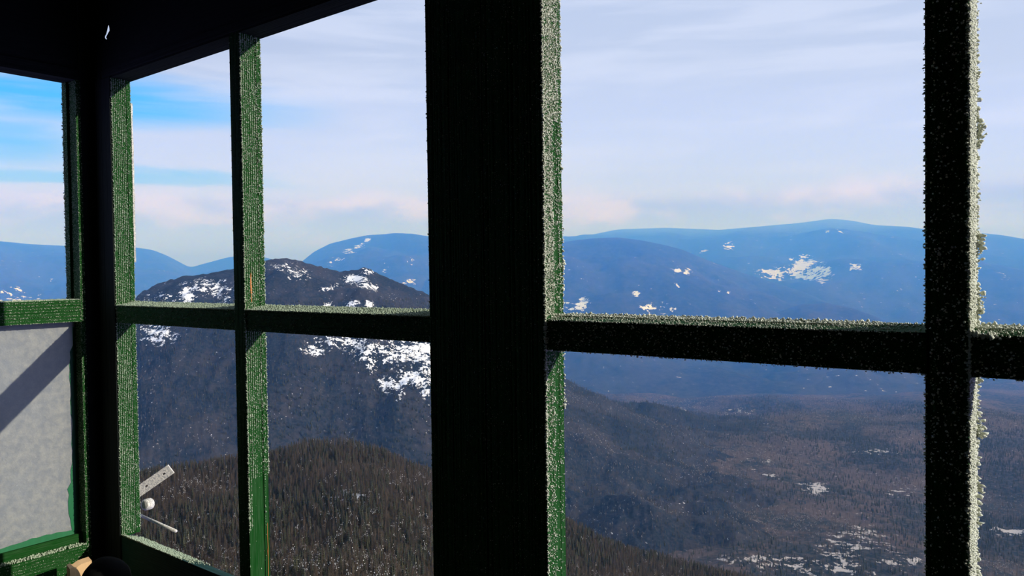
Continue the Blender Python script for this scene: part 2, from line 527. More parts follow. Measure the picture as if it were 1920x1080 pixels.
class Frost:
    def __init__(s): s.c = []; s.r = []; s.n = []
    def face(s, o, e1, e2, n, density, rmin, rmax, rows=None, keep=None, clump=.5, seed=0):
        """grains over the rectangle o + a*e1 + b*e2; rows = ridges across e2 that the grains cling to"""
        o, e1, e2, n = (np.array(v, float) for v in (o, e1, e2, n))
        A = np.linalg.norm(e1) * np.linalg.norm(e2)
        N = int(A * density * 1.9)
        a = rng.random(N); b = rng.random(N)
        if rows:
            k = rng.integers(0, rows + 1, N)
            b = np.clip((k + rng.normal(0, .10, N)) / rows, 0, 1)
        if clump:
            L = np.linalg.norm(e1)
            f = np.sin(a * L * 61 + b * 5 + seed) + np.sin(a * L * 143 + b * 11 + seed * 2) + np.sin(a * L * 23 + seed * 3 - b * 7)
            m = rng.random(N) < 1 - clump * (0.5 - f / 6)
            a, b = a[m], b[m]
        if keep is not None:
            m = rng.random(len(a)) < keep(a, b); a, b = a[m], b[m]
        r = (rmin + (rmax - rmin) * rng.random(len(a)) ** 3.0) * .85
        s.c.append(o + a[:, None] * e1 + b[:, None] * e2 + n * (r * .35)[:, None]); s.r.append(r)
        s.n.append(np.repeat(n[None], len(a), 0))
    def edge(s, p, q_, n, per_m, rmin, rmax, spread=.0006):
        p, q_, n = (np.array(v, float) for v in (p, q_, n))
        N = int(np.linalg.norm(q_ - p) * per_m)
        t = rng.random(N)
        r = rmin + (rmax - rmin) * rng.random(N) ** 2
        s.c.append(p + t[:, None] * (q_ - p) + rng.normal(0, spread, (N, 3))); s.r.append(r); s.n.append(np.repeat(n[None], N, 0))
    def build(s, parent, label, along=1.5, m=None):
        c = np.concatenate(s.c); r = np.concatenate(s.r); n = np.concatenate(s.n)
        N = len(c)
        ang = rng.random((N, 3)) * 6.28
        cx, sx = np.cos(ang[:, 0]), np.sin(ang[:, 0]); cz, sz = np.cos(ang[:, 2]), np.sin(ang[:, 2])
        V = np.repeat(ICO_V[None], N, 0) * rng.uniform(.45, 1.6, (N, 12, 1))
        x, y, z = V[..., 0], V[..., 1], V[..., 2]
        y, z = y * cx[:, None] - z * sx[:, None], y * sx[:, None] + z * cx[:, None]
        x, y = x * cz[:, None] - y * sz[:, None], x * sz[:, None] + y * cz[:, None]
        V = np.stack([x, y, z], -1)
        d = (V * n[:, None, :]).sum(-1, keepdims=True)
        V = V + n[:, None, :] * d * (along - 1)
        V = V * r[:, None, None] + c[:, None, :]
        Fc = (ICO_F[None] + (np.arange(N) * 12)[:, None, None]).reshape(-1, 3)
        o = from_np('frost', V.reshape(-1, 3), Fc, m or FROST, parent)
        o['kind'] = 'stuff'; o['label'] = label
        return o


f2, f3, f1 = Frost(), Frost(), Frost()
H = ZH - ZS
PX_, NX_, NY_, PZ_ = (1, 0, 0), (-1, 0, 0), (0, -1, 0), (0, 0, 1)
mid = (ZT - ZS) / H
# lit jamb faces
f2.face((.1009, .0015, ZS), (0, 0, H), (0, .031, 0), PX_, 210000, .0005, .0015, rows=7, seed=1)
f2.face((.0999, .037, ZS), (0, 0, H), (0, .009, 0), PX_, 70000, .0006, .0016, rows=3, seed=2)
def foot_keep(a, b):
    z = ZS + a * H - E
    lim = np.where(b < .22, -.505, -.405)
    return np.clip((z - lim) / .004, 0.01, 1) * np.where(z < -.30, .75, 1) * (1 - .55 * np.clip((-.1 - z) / .2, 0, 1) * (b > .55))
f2.face((.6325, .001, ZS), (0, 0, H), (0, .032, 0), PX_, 230000, .0005, .0015, rows=7, keep=foot_keep, seed=4)
f2.face((.6315, .037, ZS), (0, 0, H), (0, .009, 0), PX_, 120000, .0006, .0018, rows=3, keep=foot_keep, seed=5)
f2.edge((.632, .0, ZS + .11), (.632, .0, ZH), PX_, 900, .0006, .0015)
f2.edge((.631, T, ZS + .22), (.631, T, ZH), PX_, 700, .0006, .0017)
f2.edge((.1005, 0, ZS), (.1005, 0, ZH), PX_, 500, .0006, .0014)
f2.edge((.0995, T, ZS), (.0995, T, ZH), PX_, 420, .0006, .0015)
# rail tops
for x0, x1 in ((.1, .596), (.632, 1.131)):
    f2.face((x0, 0, ZT - .0065), (x1 - x0, 0, 0), (0, T, .0075), PZ_, 260000, .0006, .0016, rows=12, clump=.35, seed=6)
    f2.edge((x0, T, ZT), (x1, T, ZT), PZ_, 1100, .0006, .0018)
    f2.face((x0, .0012, ZB), (x1 - x0, 0, 0), (0, 0, ZT - ZB - .006), NY_, 50000, .0004, .0011)
    f2.edge((x0, .0012, ZT - .0065), (x1, .0012, ZT - .0065), PZ_, 900, .0005, .0012)
# sill of window 2: frosted only near the corner
def sk(a, b): return np.clip(1.15 - np.maximum(0, a - .20) * 9, 0, 1) * np.where(a > .23 + .05 * b, .25, 1) * (a < .31)
f2.face((.1, 0, ZS), (1.0, 0, 0), (0, T + .004, -.021), PZ_, 170000, .0007, .0019, rows=10, keep=sk, clump=.2, seed=7)
f2.face((.1, .003, ZS - .02), (.16, 0, 0), (0, 0, .02), NY_, 18000, .0004, .0010)
# faces turned to the room: thin
for x0, x1, dn, rm, rw in ((.5955, .632, 20000, .0010, 12), (1.131, 1.241, 42000, .0008, 34)):
    f2.face((x0, 0.0002, ZS), (0, 0, H), (x1 - x0, 0, 0), NY_, dn, .0003, rm, rows=rw, clump=.8, seed=31)
f2.edge((.5951, .002, ZS), (.5951, .002, ZH), NX_, 260, .0005, .0012)
f2.edge((1.1304, .002, ZS), (1.1304, .002, ZH), NX_, 330, .0005, .0013)
f2.edge((1.1304, .012, ZS), (1.1304, .012, ZH), NX_, 200, .0005, .0012)
f2.build(w2, 'white rime grains clinging to the paint', m=THIN)

lowk = lambda a, b: np.where(a > mid, 1.0, np.clip(.06 + a / mid * .40, 0, 1)) * np.where((b > .62) & (a < mid + .25), .22, 1)
f3.face((1.3524, .001, ZS), (0, 0, H), (0, .0325, 0), PX_, 320000, .0005, .0014, rows=10, keep=lowk, seed=11, clump=.4)
f3.face((1.3514, .037, ZS), (0, 0, H), (0, .009, 0), PX_, 190000, .0005, .0013, rows=3, keep=lowk, seed=12)
f3.edge((1.3520, .0, ZS + .3), (1.3520, .0, ZH), PX_, 1900, .0006, .0014, .0008)
f3.edge((1.3520, .0, ZS), (1.3520, .0, ZS + .3), PX_, 900, .0005, .0013)
f3.edge((1.3515, T, E - .2), (1.3515, T, ZH), PX_, 420, .0005, .0016)
f3.edge((1.3515, T, E - .03), (1.3515, T, E + .02), PX_, 260, .0012, .0028, .001)
f3.edge((1.3515, T, E - .195), (1.3515, T, E - .185), PX_, 700, .0012, .0028, .0012)
# the thick rime on the near mullion
def thick(a, b):
    z = ZS + a * H - E
    return np.where(z < -.105, np.clip(1.2 - np.abs(z + .25) * 1.1, .5, 1), 1.0)
f3.face((1.8620, .0, ZS), (0, 0, H), (0, .0335, 0), PX_, 330000, .0006, .0015, rows=7, keep=thick, seed=14, clump=.35)
f3.face((1.8612, .034, ZS), (0, 0, H), (0, .016, 0), PX_, 480000, .0007, .0019, rows=4, keep=thick, seed=15, clump=.35)
f3.edge((1.8625, T + .003, ZS), (1.8625, T + .003, ZH), PX_, 1300, .0007, .0021, .0014)
f3.edge((1.8615, .0, ZS + .3), (1.8615, .0, ZH), PX_, 900, .0006, .0013, .0010)
for zz, n_ in ((E + .14, 22), (E + .02, 14), (E - .04, 26), (E - .17, 18), (E + .34, 14), (E - .24, 10)):
    f3.edge((1.866, T + .002, zz - .012), (1.866, T + .004, zz + .012), PX_, n_ * 1.6 / .024, .0008, .0024, .0020)
for x0, x1, s_ in ((1.353, 1.823, 1.0), (1.862, 2.346, 1.2)):
    ek = (lambda a, b: np.clip((1.0 - a) / .14, .18, 1)) if s_ == 1.0 else None
    f3.face((x0, .001, ZT - .0063), (x1 - x0, 0, 0), (0, .020, .0038), PZ_, 150000, .0004, .0010 * s_, rows=3, clump=.5, seed=16, keep=ek)
    f3.face((x0, .026, ZT - .0012), (x1 - x0, 0, 0), (0, .022, .0012), PZ_, 300000, .0005, .0014 * s_, rows=4, clump=.3, seed=17, keep=ek)
    f3.edge((x0, T, ZT + .0005), (x1 - (.05 if s_ == 1.0 else 0), T, ZT + .0005), PZ_, 1500, .0006, .0018 * s_)
    f3.face((x0, .0012, ZB), (x1 - x0, 0, 0), (0, 0, ZT - ZB - .006), NY_, 60000, .0004, .0013 * s_, clump=.7, seed=18)
    f3.edge((x0, .001, ZB), (x1, .001, ZB), NY_, 350, .0004, .0011)
f3.edge((1.864, .0005, ZT - .006), (1.885, .0005, ZT - .006), PZ_, 1500, .001, .0022, .001)
f3.face((1.828, 0.0002, ZS), (.034, 0, 0), (0, 0, H), NY_, 62000, .0004, .0015, clump=.9, seed=19)
f3.face((1.829, 0.0002, E - .2), (.033, 0, 0), (0, 0, .22), NY_, 26000, .0006, .0018, clump=.8, seed=20)
f3.edge((1.8222, .009, ZS), (1.8222, .009, ZH), NX_, 650, .0005, .0013)
f3.face((1.245, 0.0002, ZS), (0, 0, H), (.107, 0, 0), NY_, 34000, .0003, .0008, rows=31, clump=.8, seed=21)
f3.build(w3, 'thick white rime grains, heaviest on the near mullion')

f1.face((.0142, -.537, ZB + .004), (0, .493, 0), (0, 0, .048), PX_, 90000, .0005, .0014, rows=7, clump=.6, seed=22)
f1.face((-.046, -.537, ZT + .008), (0, .493, 0), (.060, 0, 0), PZ_, 200000, .0008, .0018, clump=.2, seed=23)
f1.face((-.006, -.537, ZS - .027), (0, .493, 0), (.020, 0, 0), PZ_, 130000, .0008, .0022, rows=3, clump=.7, seed=24)
f1.face((.0148, -.537, ZS - .13), (0, .493, 0), (0, 0, .098), PX_, 60000, .0004, .0012, rows=14, clump=.7, seed=25)
f1.face((.0152, -.0432, ZS - .1), (0, 0, H + .1), (0, .0095, 0), PX_, 90000, .0005, .0013, rows=3, seed=26)
f1.face((-.020, -.0437, ZS), (0, 0, H), (.035, 0, 0), NY_, 110000, .0004, .0008, clump=.2, seed=27)
f1.face((-.046, -.0497, ZS), (0, 0, H), (.024, 0, 0), NY_, 110000, .0004, .0009, clump=.2, seed=28)
f1.edge((-.046, -.0495, E - .05), (-.046, -.0495, ZH), NY_, 400, .0006, .0015)
f1.build(w1, 'white rime grains clinging to the paint', m=THIN)

# ------------------------------------------------------------------ country outside
def hash2(ix, iy, s):
    h = (ix.astype(np.int64) * 374761393 + iy.astype(np.int64) * 668265263 + s * 1442695041) & 0xffffffff
    h = ((h ^ (h >> 13)) * 1274126177) & 0xffffffff
    return ((h ^ (h >> 16)) & 0xffffff) / float(0xffffff)


def vnoise(x, y, s=0):
    ix, iy = np.floor(x), np.floor(y)
    fx, fy = x - ix, y - iy
    fx, fy = fx * fx * fx * (fx * (fx * 6 - 15) + 10), fy * fy * fy * (fy * (fy * 6 - 15) + 10)
    a, b_ = hash2(ix, iy, s), hash2(ix + 1, iy, s)
    c, d = hash2(ix, iy + 1, s), hash2(ix + 1, iy + 1, s)
    return (a + (b_ - a) * fx) * (1 - fy) + (c + (d - c) * fx) * fy


def fbm(x, y, oct=5, s=0, gain=.5):
    t, a, n = 0, 1, 0
    for o in range(oct):
        t = t + a * (vnoise(x, y, s + o * 17) - .5); n += a
        x, y, a = x * 2.03 + 11.3, y * 2.03 + 5.1, a * gain
    return t / n * 2


def bearing(u):
    """unit ground direction and the slope-per-metre helper of a bearing seen at image column u"""
    k = (np.asarray(u, float) - 960) / F
    d = ax[:2][:, None] / math.cos(PITCH) + k * rt[:2][:, None] if np.ndim(u) else None
    n = np.linalg.norm(d, axis=0)
    return d / n, n


def rise(u, v):
    """tangent of the elevation angle of the sight line through (u, v)"""
    u, v = np.asarray(u, float), np.asarray(v, float)
    D = ax[:, None] + ((u - 960) / F) * r2[:, None] - ((v - 540) / F) * u2[:, None]
    return D[2] / np.hypot(D[0], D[1])


def pix(P):
    d = P - np.array([CX, CY, E])
    w = d @ ax
    w = np.where(w < 1e-3, 1e-3, w)
    return 960 + F * (d @ r2) / w, 540 - F * (d @ u2) / w


def grid_faces(nr, nc):
    i = np.arange(nr - 1)[:, None] * nc + np.arange(nc - 1)[None]
    return np.stack([i, i + 1, i + nc + 1, i + nc], -1).reshape(-1, 4)


def add_attr(o, name, val):
    a = o.data.attributes.new(name, 'FLOAT', 'POINT')
    a.data.foreach_set('value', np.asarray(val, np.float32).ravel())


def country(name, patch, dark, brown, snow=C4(.88, .87, .84), fine=.045, blend=(.40, .60), sparkle=.0, snow_lo=.0):
    """woodland and rock: PATCH = size of forest patches (1/m); snow lies where the surface attribute says ledges are"""
    m, q, b = mat(name)
    pos = q.n('ShaderNodeNewGeometry').outputs['Position']
    at = q.n('ShaderNodeAttribute', attribute_name='ledge').outputs['Fac']
    n1 = q.noise(pos, patch, 6, .6); n2 = q.noise(pos, fine, 5, .7); n3 = q.noise(pos, fine * 3.3, 3, .6)
    c = q.mix(q.step(q.m('ADD', n1, q.m('MULTIPLY', q.m('SUBTRACT', n2, .5), .7)), *blend), dark, brown)
    c = q.mix(q.m('MULTIPLY', q.step(n3, .35, .72), .45), c, C4(brown[0] * 1.7, brown[1] * 1.75, brown[2] * 1.9))
    rag = q.m('ADD', q.m('MULTIPLY', q.m('SUBTRACT', n2, .5), 4.4), q.m('MULTIPLY', q.m('SUBTRACT', n3, .5), 2.4))
    sn = q.step(q.m('ADD', at, rag), .56, .70)
    sn = q.m('MULTIPLY', sn, q.step(at, .03, .12))
    if sparkle:
        sn = q.m('MAXIMUM', sn, q.m('MULTIPLY', q.step(q.m('ADD', n3, q.m('MULTIPLY', n1, .25)), .84 - sparkle, .90 - sparkle), .7))
    c = q.mix(sn, c, snow)
    q.put(b.inputs['Base Color'], c)
    b.inputs['Roughness'].default_value = .95
    b.inputs['Specular IOR Level'].default_value = .05
    return m


M_VAL = country('valley_woods', .0035, C4(.020, .026, .024), C4(.092, .064, .050), fine=.03, sparkle=.04, snow=C4(.50, .44, .38))
M_NEAR = country('slope_woods', .012, C4(.015, .016, .008), C4(.042, .028, .017), fine=.12, sparkle=.03)
M_HILL = country('hill_woods', .006, C4(.013, .017, .020), C4(.036, .031, .030), fine=.05, sparkle=.03, snow=C4(.95, .93, .88))
M_FAR = country('far_woods', .0016, C4(.018, .024, .028), C4(.045, .045, .048), fine=.011, sparkle=.02)


def interp_crest(crest, us):
    c = np.array(crest, float)
    # smooth monotone-ish interpolation: linear, then a short blur
    v = np.interp(us, c[:, 0], c[:, 1])
    k = np.array([1, 3, 4, 3, 1], float); k /= k.sum()
    vp = np.pad(v, 2, mode='edge')
    return np.convolve(vp, k, 'valid')


def mountain(name, label, crest, dist, depth, base, m, rough, nu=220, nw=70, ledges=(), seed=0, jag=0.0, front=1.0, power=1.15):
    """a ridge: its crest line runs through real points at DIST (metres, per crest column), slopes fall to BASE on both sides"""
    us = np.linspace(crest[0][0], crest[-1][0], nu)
    vs = interp_crest(crest, us)
    d0 = np.interp(us, [c[0] for c in crest], dist) if np.ndim(dist) else np.full(nu, float(dist))
    dirs, _ = bearing(us)
    zc = rise(us, vs) * d0
    ws = np.concatenate([np.linspace(-1, 0, nw - nw // 4) , np.linspace(0, 1, nw // 4 + 1)[1:]])
    nw = len(ws)
    Wm, Um = np.meshgrid(ws, np.arange(nu), indexing='ij')
    dd = d0[Um] + Wm * np.where(Wm < 0, depth, depth * .7)
    X = CX + dirs[0][Um] * dd; Y = CY + dirs[1][Um] * dd
    aw = np.abs(Wm)
    n = fbm(X / rough[0], Y / rough[0], 6, seed)
    ridge = 1 - np.abs(fbm(X / rough[0] * .8 + 31, Y / rough[0] * .8, 5, seed + 50)) * 2
    zb_ = np.full_like(aw, base)
    f = np.clip(aw, 0, 1) ** power
    f = f * f * (3 - 2 * f) * .35 + f * .65
    Z = zc[Um] * (1 - f) + zb_ * f + (n * .9 + (ridge - .6) * .5) * rough[1] * np.clip(aw * 5, 0, 1) * np.clip((1 - aw) * 4, .15, 1)
    if jag: Z = Z + (vnoise(X / jag[0], Y / jag[0], seed + 9) - .5) * jag[1]
    P = np.stack([X, Y, Z + E], -1).reshape(-1, 3)
    o = from_np(name, P, grid_faces(nw, nu), m, smooth=True)
    at = np.zeros(len(P))
    pu, pv = pix(P)
    front_ = (Wm.ravel() < .02)
    for (bu, bv, ru, rv, st) in ledges:
        at = np.maximum(at, st * np.exp(-(((pu - bu) / ru) ** 2 + ((pv - bv) / rv) ** 2) ** 1.4) * front_)
    add_attr(o, 'ledge', at)
    tag(o, label, 'mountain', kind='structure')
    return o


# far ridges first
mountain('mountain', 'high blue mountain with broad summit and one large snow patch at right',
         [(840, 492), (960, 466), (1060, 446), (1110, 440), (1160, 430), (1250, 427), (1350, 431), (1420, 425), (1500, 418), (1560, 410), (1600, 414),
          (1640, 422), (1700, 425), (1760, 433), (1840, 437), (1880, 441), (1920, 448), (2050, 470), (2200, 492), (2320, 510)],
         8600, 4200, -560, M_FAR, (900, 150), nu=300,
         ledges=[(1505, 498, 22, 15, 1.15), (1470, 513, 42, 9, .92), (1540, 512, 20, 16, .98), (1505, 514, 50, 9, .95), (1605, 500, 10, 8, .8), (1365, 463, 9, 6, .7), (1320, 472, 14, 4, .6),
                 (1560, 436, 20, 3, .45), (1680, 545, 10, 5, .3), (1880, 520, 16, 6, .35)], seed=3)
mountain('mountain', 'pale blue peak with a slanting slide scar left of the wide post',
         [(520, 520), (560, 496), (590, 472), (620, 457), (660, 447), (690, 441), (740, 438), (790, 441), (860, 450), (950, 472), (1040, 500), (1100, 520)],
         7000, 3000, -520, M_FAR, (700, 130), nu=200,
         ledges=[(672, 462, 10, 4, .8), (655, 473, 10, 4, .75), (635, 485, 10, 4, .6), (690, 450, 8, 4, .7), (768, 491, 7, 5, .8), (722, 505, 5, 5, .7), (620, 492, 8, 3, .5),
                 (770, 530, 12, 5, .45)], seed=13)
mountain('mountain', 'long dark blue ridge with a notch at far left',
         [(-420, 470), (-260, 452), (-120, 448), (0, 452), (60, 458), (150, 462), (240, 462), (285, 468), (312, 478), (335, 490), (357, 502), (385, 494), (430, 482), (480, 478), (560, 500), (640, 530)],
         8000, 3600, -520, M_FAR, (800, 130), nu=220, ledges=[(15, 548, 22, 7, .7), (100, 524, 6, 4, .6), (30, 560, 50, 5, .5)], seed=23)
mountain('mountain', 'mid-blue round ridge sloping down to the right behind the middle rail',
         [(860, 505), (930, 480), (1000, 462), (1060, 453), (1110, 447), (1160, 445), (1200, 450), (1240, 458), (1280, 468), (1330, 489), (1400, 514), (1500, 545), (1580, 572),
          (1640, 598), (1720, 640), (1800, 672)],
         5600, 2300, -560, M_FAR, (600, 120), nu=240,
         ledges=[(1268, 508, 8, 7, .85), (1290, 509, 6, 6, .7), (1272, 535, 7, 5, .6), (1194, 550, 7, 6, .75), (1210, 580, 12, 7, .6), (1240, 575, 16, 7, .6), (1262, 578, 7, 6, .6),
                 (1090, 572, 14, 12, .8), (1068, 580, 10, 12, .8), (1090, 530, 6, 5, .5), (1355, 548, 14, 3, .4), (1320, 500, 4, 3, .5)], seed=33)
mountain('hill', 'low dark blue hill just above the middle rail at right',
         [(1340, 640), (1400, 612), (1450, 588), (1500, 571), (1550, 568), (1600, 578), (1650, 598), (1720, 630), (1780, 660)],
         4700, 1300, -560, M_FAR, (420, 70), nu=140, nw=50, seed=43)
hill_crest = [(150, 640), (200, 612), (230, 590), (262, 550), (300, 531), (340, 519), (400, 512), (440, 504), (500, 488), (530, 484), (560, 488), (600, 500), (640, 509), (668, 506),
              (686, 500), (705, 511), (740, 527), (800, 550), (850, 580), (920, 640), (1000, 700), (1060, 737), (1150, 775), (1250, 815), (1330, 842), (1400, 864), (1470, 895), (1530, 925), (1600, 955)]
hd = [2500] * 8 + [2450] * 8 + [2420, 2400, 2380, 2350, 2330, 2300, 2290, 2250, 2220, 2190, 2170, 2150, 2120]
hill = mountain('hill', 'near wooded hill with sunlit snow ledges and two knobs',
                hill_crest, hd, 1250, -560, M_HILL, (330, 75), nu=420, nw=150, jag=(9, 6), seed=53,
                ledges=[(350, 552, 16, 14, .95), (395, 538, 34, 14, .72), (345, 535, 10, 6, .5), (295, 625, 34, 18, .75), (420, 560, 12, 10, .5), (300, 560, 30, 10, .35),
                        (665, 524, 20, 8, 1.1), (685, 536, 12, 6, .9), (700, 540, 8, 6, .7), (610, 541, 12, 4, .75), (630, 536, 8, 4, .6), (560, 515, 20, 10, .45),
                        (660, 572, 14, 7, .85), (692, 572, 10, 7, .85), (615, 571, 10, 4, .7), (590, 656, 22, 8, .9),
                        (640, 642, 50, 12, .70), (690, 655, 40, 14, .72), (740, 662, 60, 22, .72), (790, 660, 26, 24, 1.0), (770, 708, 24, 14, 1.05), (735, 722, 26, 12, .95),
                        (798, 732, 9, 8, 1.0), (695, 685, 10, 12, .85), (760, 635, 40, 8, .9), (530, 500, 22, 8, .40), (690, 508, 14, 6, .6), (750, 745, 10, 5, .7), (800, 690, 14, 40, .8)])

# valley floor: one sheet from the foot of the tower's mountain to the far ranges
def zvalley(X, Y):
    d = np.hypot(X - CX, Y - CY)
    z = -548 + fbm(X / 700, Y / 700, 5, 71) * 52 + np.abs(fbm(X / 1500, Y / 1500, 4, 91)) * 60
    z = z + np.clip((d - 4200) / 4000, 0, 1.5) * 70
    z = z + np.clip((1250 - d) / 700, 0, 1) * 60
    return z


def polar(u0, u1, nu, d0, d1, nd):
    us = np.linspace(u0, u1, nu); ds = np.geomspace(d0, d1, nd)
    dirs, _ = bearing(us)
    D, U = np.meshgrid(ds, np.arange(nu), indexing='ij')
    return CX + dirs[0][U] * D, CY + dirs[1][U] * D, D, us[U]


X, Y, D, U = polar(-900, 3200, 420, 760, 15000, 260)
Z = zvalley(X, Y)
P = np.stack([X, Y, Z + E], -1).reshape(-1, 3)
val = from_np('valley_land', P, grid_faces(260, 420), M_VAL, smooth=True)
pu, pv = pix(P)
at = np.zeros(len(P))
for (bu, bv, ru, rv, st) in [(1532, 917, 18, 9, 1.2), (1520, 908, 20, 4, .9), (1440, 866, 10, 4, .9), (1405, 864, 5, 4, .9), (1418, 878, 8, 5, .7), (1445, 891, 14, 3, .8), (1470, 898, 10, 3, .7),
                             (1165, 1012, 14, 8, .9), (1420, 1050, 90, 7, .7), (1500, 1062, 70, 10, .6), (1540, 1068, 60, 14, .6), (1650, 1060, 100, 22, .42), (1610, 1000, 45, 14, .40),
                             (1580, 1040, 8, 30, .7), (1600, 1030, 60, 30, .42), (1900, 998, 26, 7, 1.0), (1870, 992, 14, 4, .8), (1715, 1055, 14, 10, .9),
                             (1640, 848, 40, 6, .4), (1700, 925, 40, 8, .42), (1440, 688, 24, 6, .5), (1270, 705, 30, 6, .4), (1280, 775, 26, 10, .42), (1380, 770, 30, 8, .35)]:
    at = np.maximum(at, st * np.exp(-(((pu - bu) / ru) ** 2 + ((pv - bv) / rv) ** 2) ** 1.4))
add_attr(val, 'ledge', at)
tag(val, 'wooded valley floor with snowy clearings far below the tower', 'valley', kind='structure')

# the tower's own mountain: steep summit, then a shoulder
sh_u = np.array([-900, -200, 100, 270, 450, 520, 570, 650, 720, 800, 930, 1060, 1200, 1300, 1400, 1600, 2400, 3200.])
sh_v = np.array([840, 900, 905, 895, 880, 862, 847, 842, 850, 880, 930, 982, 1030, 1062, 1092, 1150, 1250, 1300.])
sh_d = np.array([560, 600, 640, 640, 640, 650, 660, 660, 660, 660, 680, 700, 700, 700, 690, 650, 600, 600.])


def znear(U, D):
    tv = np.interp(U, sh_u, sh_v); td = np.interp(U, sh_u, sh_d)
    zs = rise(np.full(1, 960.), np.full(1, 540.))[0] * 0 + rise(np.clip(U.ravel(), -800, 2800), tv.ravel()).reshape(U.shape) * td
    t = D / td
    z_in = -11 + (zs + 11) * (np.clip(t, 0, 1) ** .62)
    # between summit and shoulder the ground sags below the sight line to the frame's foot
    z_in = z_in - 30 * np.sin(np.clip(t, 0, 1) * math.pi) ** 1.2 * np.clip(t * 3, 0, 1)
    z_out = zs - (D - td) * .12 - np.clip(D - td, 0, None) ** 1.35 * .085
    return np.where(t < 1, z_in, z_out)


X, Y, D, U = polar(-900, 3200, 360, 14, 1500, 150)
Z = znear(U, D)
Z = Z + fbm(X / 90, Y / 90, 5, 5) * np.clip(D / 300, 0, 1) * 13
P = np.stack([X, Y, Z + E], -1).reshape(-1, 3)
near = from_np('summit_land', P, grid_faces(150, 360), M_NEAR, smooth=True)
pu, pv = pix(P)
at = np.zeros(len(P))
for (bu, bv, ru, rv, st) in [(655, 928, 40, 7, .8), (625, 940, 26, 6, .6), (680, 928, 30, 5, .6), (740, 905, 10, 5, .5)]:
    at = np.maximum(at, st * np.exp(-(((pu - bu) / ru) ** 2 + ((pv - bv) / rv) ** 2) ** 1.4))
add_attr(near, 'ledge', at)
tag(near, 'steep brown wooded shoulder below the tower', 'slope', kind='structure')

# ------------------------------------------------------------------ trees
BARK, q, b = mat('bare_twigs')
oi = q.n('ShaderNodeObjectInfo').outputs['Random']
q.put(b.inputs['Base Color'], q.mix(oi, C4(.036, .026, .013), C4(.084, .054, .031)))
b.inputs['Roughness'].default_value = .9
NEEDLE, q, b = mat('conifer_needles')
oi = q.n('ShaderNodeObjectInfo').outputs['Random']
q.put(b.inputs['Base Color'], q.mix(oi, C4(.016, .020, .010), C4(.050, .048, .020)))
b.inputs['Roughness'].default_value = .9
RIME, q, b = mat('tree_rime')
b.inputs['Base Color'].default_value = C4(.88, .86, .80)


def spike(V, Fc, MI, p, d, L, r, mi, n=3):
    d = np.array(d, float); d /= np.linalg.norm(d); p = np.array(p, float)
    a = np.cross(d, (0.3, .9, .2)); a /= np.linalg.norm(a); c = np.cross(d, a)
    k = len(V)
    for i in range(n):
        t = 6.283 * i / n
        V.append(p + (a * math.cos(t) + c * math.sin(t)) * r)
    V.append(p + d * L)
    for i in range(n): Fc.append((k + i, k + (i + 1) % n, k + n)); MI.append(mi)


def bare_tree(h, seed, rime=0):
    R = random.Random(seed); V, Fc, MI = [], [], []
    spike(V, Fc, MI, (0, 0, -.4), (R.uniform(-.05, .05), R.uniform(-.05, .05), 1), h, .16, 0, 4)
    for i in range(38):
        z = h * R.uniform(.18, .9); a = R.uniform(0, 6.28)
        L = h * R.uniform(.18, .36) * (1.15 - z / h * .6)
        spike(V, Fc, MI, (0, 0, z), (math.cos(a), math.sin(a), R.uniform(.7, 1.7)), L, .085, 0)
    for i in range(rime):
        z = h * R.uniform(.45, .95); a = R.uniform(0, 6.28); rr = R.uniform(0, .22) * h
        spike(V, Fc, MI, (rr * math.cos(a), rr * math.sin(a), z), (R.uniform(-1, 1), R.uniform(-1, 1), .8), R.uniform(.3, .7), R.uniform(.10, .24), 1, 4)
    return V, Fc, MI


def conifer(h, seed, rime=0):
    R = random.Random(seed); V, Fc, MI = [], [], []
    spike(V, Fc, MI, (0, 0, -.4), (0, 0, 1), h * .9, .16, 1, 4)
    for k in range(7):
        z = h * (.12 + .125 * k); r = h * .19 * (1 - k / 7.6)
        for i in range(7):
            a = 6.283 * (i + R.random() * .6) / 7
            spike(V, Fc, MI, (math.cos(a) * r * .25, math.sin(a) * r * .25, z + h * .07), (math.cos(a), math.sin(a), R.uniform(-.5, .05)), r * R.uniform(.8, 1.2), h * .035, 0)
        spike(V, Fc, MI, (0, 0, z), (0, 0, 1), h * .2, r * .62, 0, 6)
    for i in range(rime):
        z = h * R.uniform(.3, .98); a = R.uniform(0, 6.28); rr = (1 - z / h) * .17 * h
        spike(V, Fc, MI, (rr * math.cos(a), rr * math.sin(a), z), (math.cos(a), math.sin(a), .6), R.uniform(.5, .9), R.uniform(.16, .32), 2, 4)
    return V, Fc, MI


def tree_mesh(name, data, mats):
    V, Fc, MI = data
    o = from_np(name, np.array(V), np.array(Fc), mats, midx=MI)
    return o


KINDS_ = {
    'bare_tree': (tree_mesh('bare_tree', bare_tree(8.5, 1), [BARK, RIME]), 'bare brown tree on the slope below the tower', 'bare trees on the slope', .56),
    'frosted_tree': (tree_mesh('frosted_tree', bare_tree(7.5, 2, 8), [BARK, RIME]), 'bare tree with white rime on its twigs on the slope below the tower', 'rimed trees on the slope', .14),
    'conifer': (tree_mesh('conifer', conifer(8.5, 3), [NEEDLE, BARK, RIME]), 'dark evergreen on the slope below the tower', 'evergreens on the slope', .30),
}


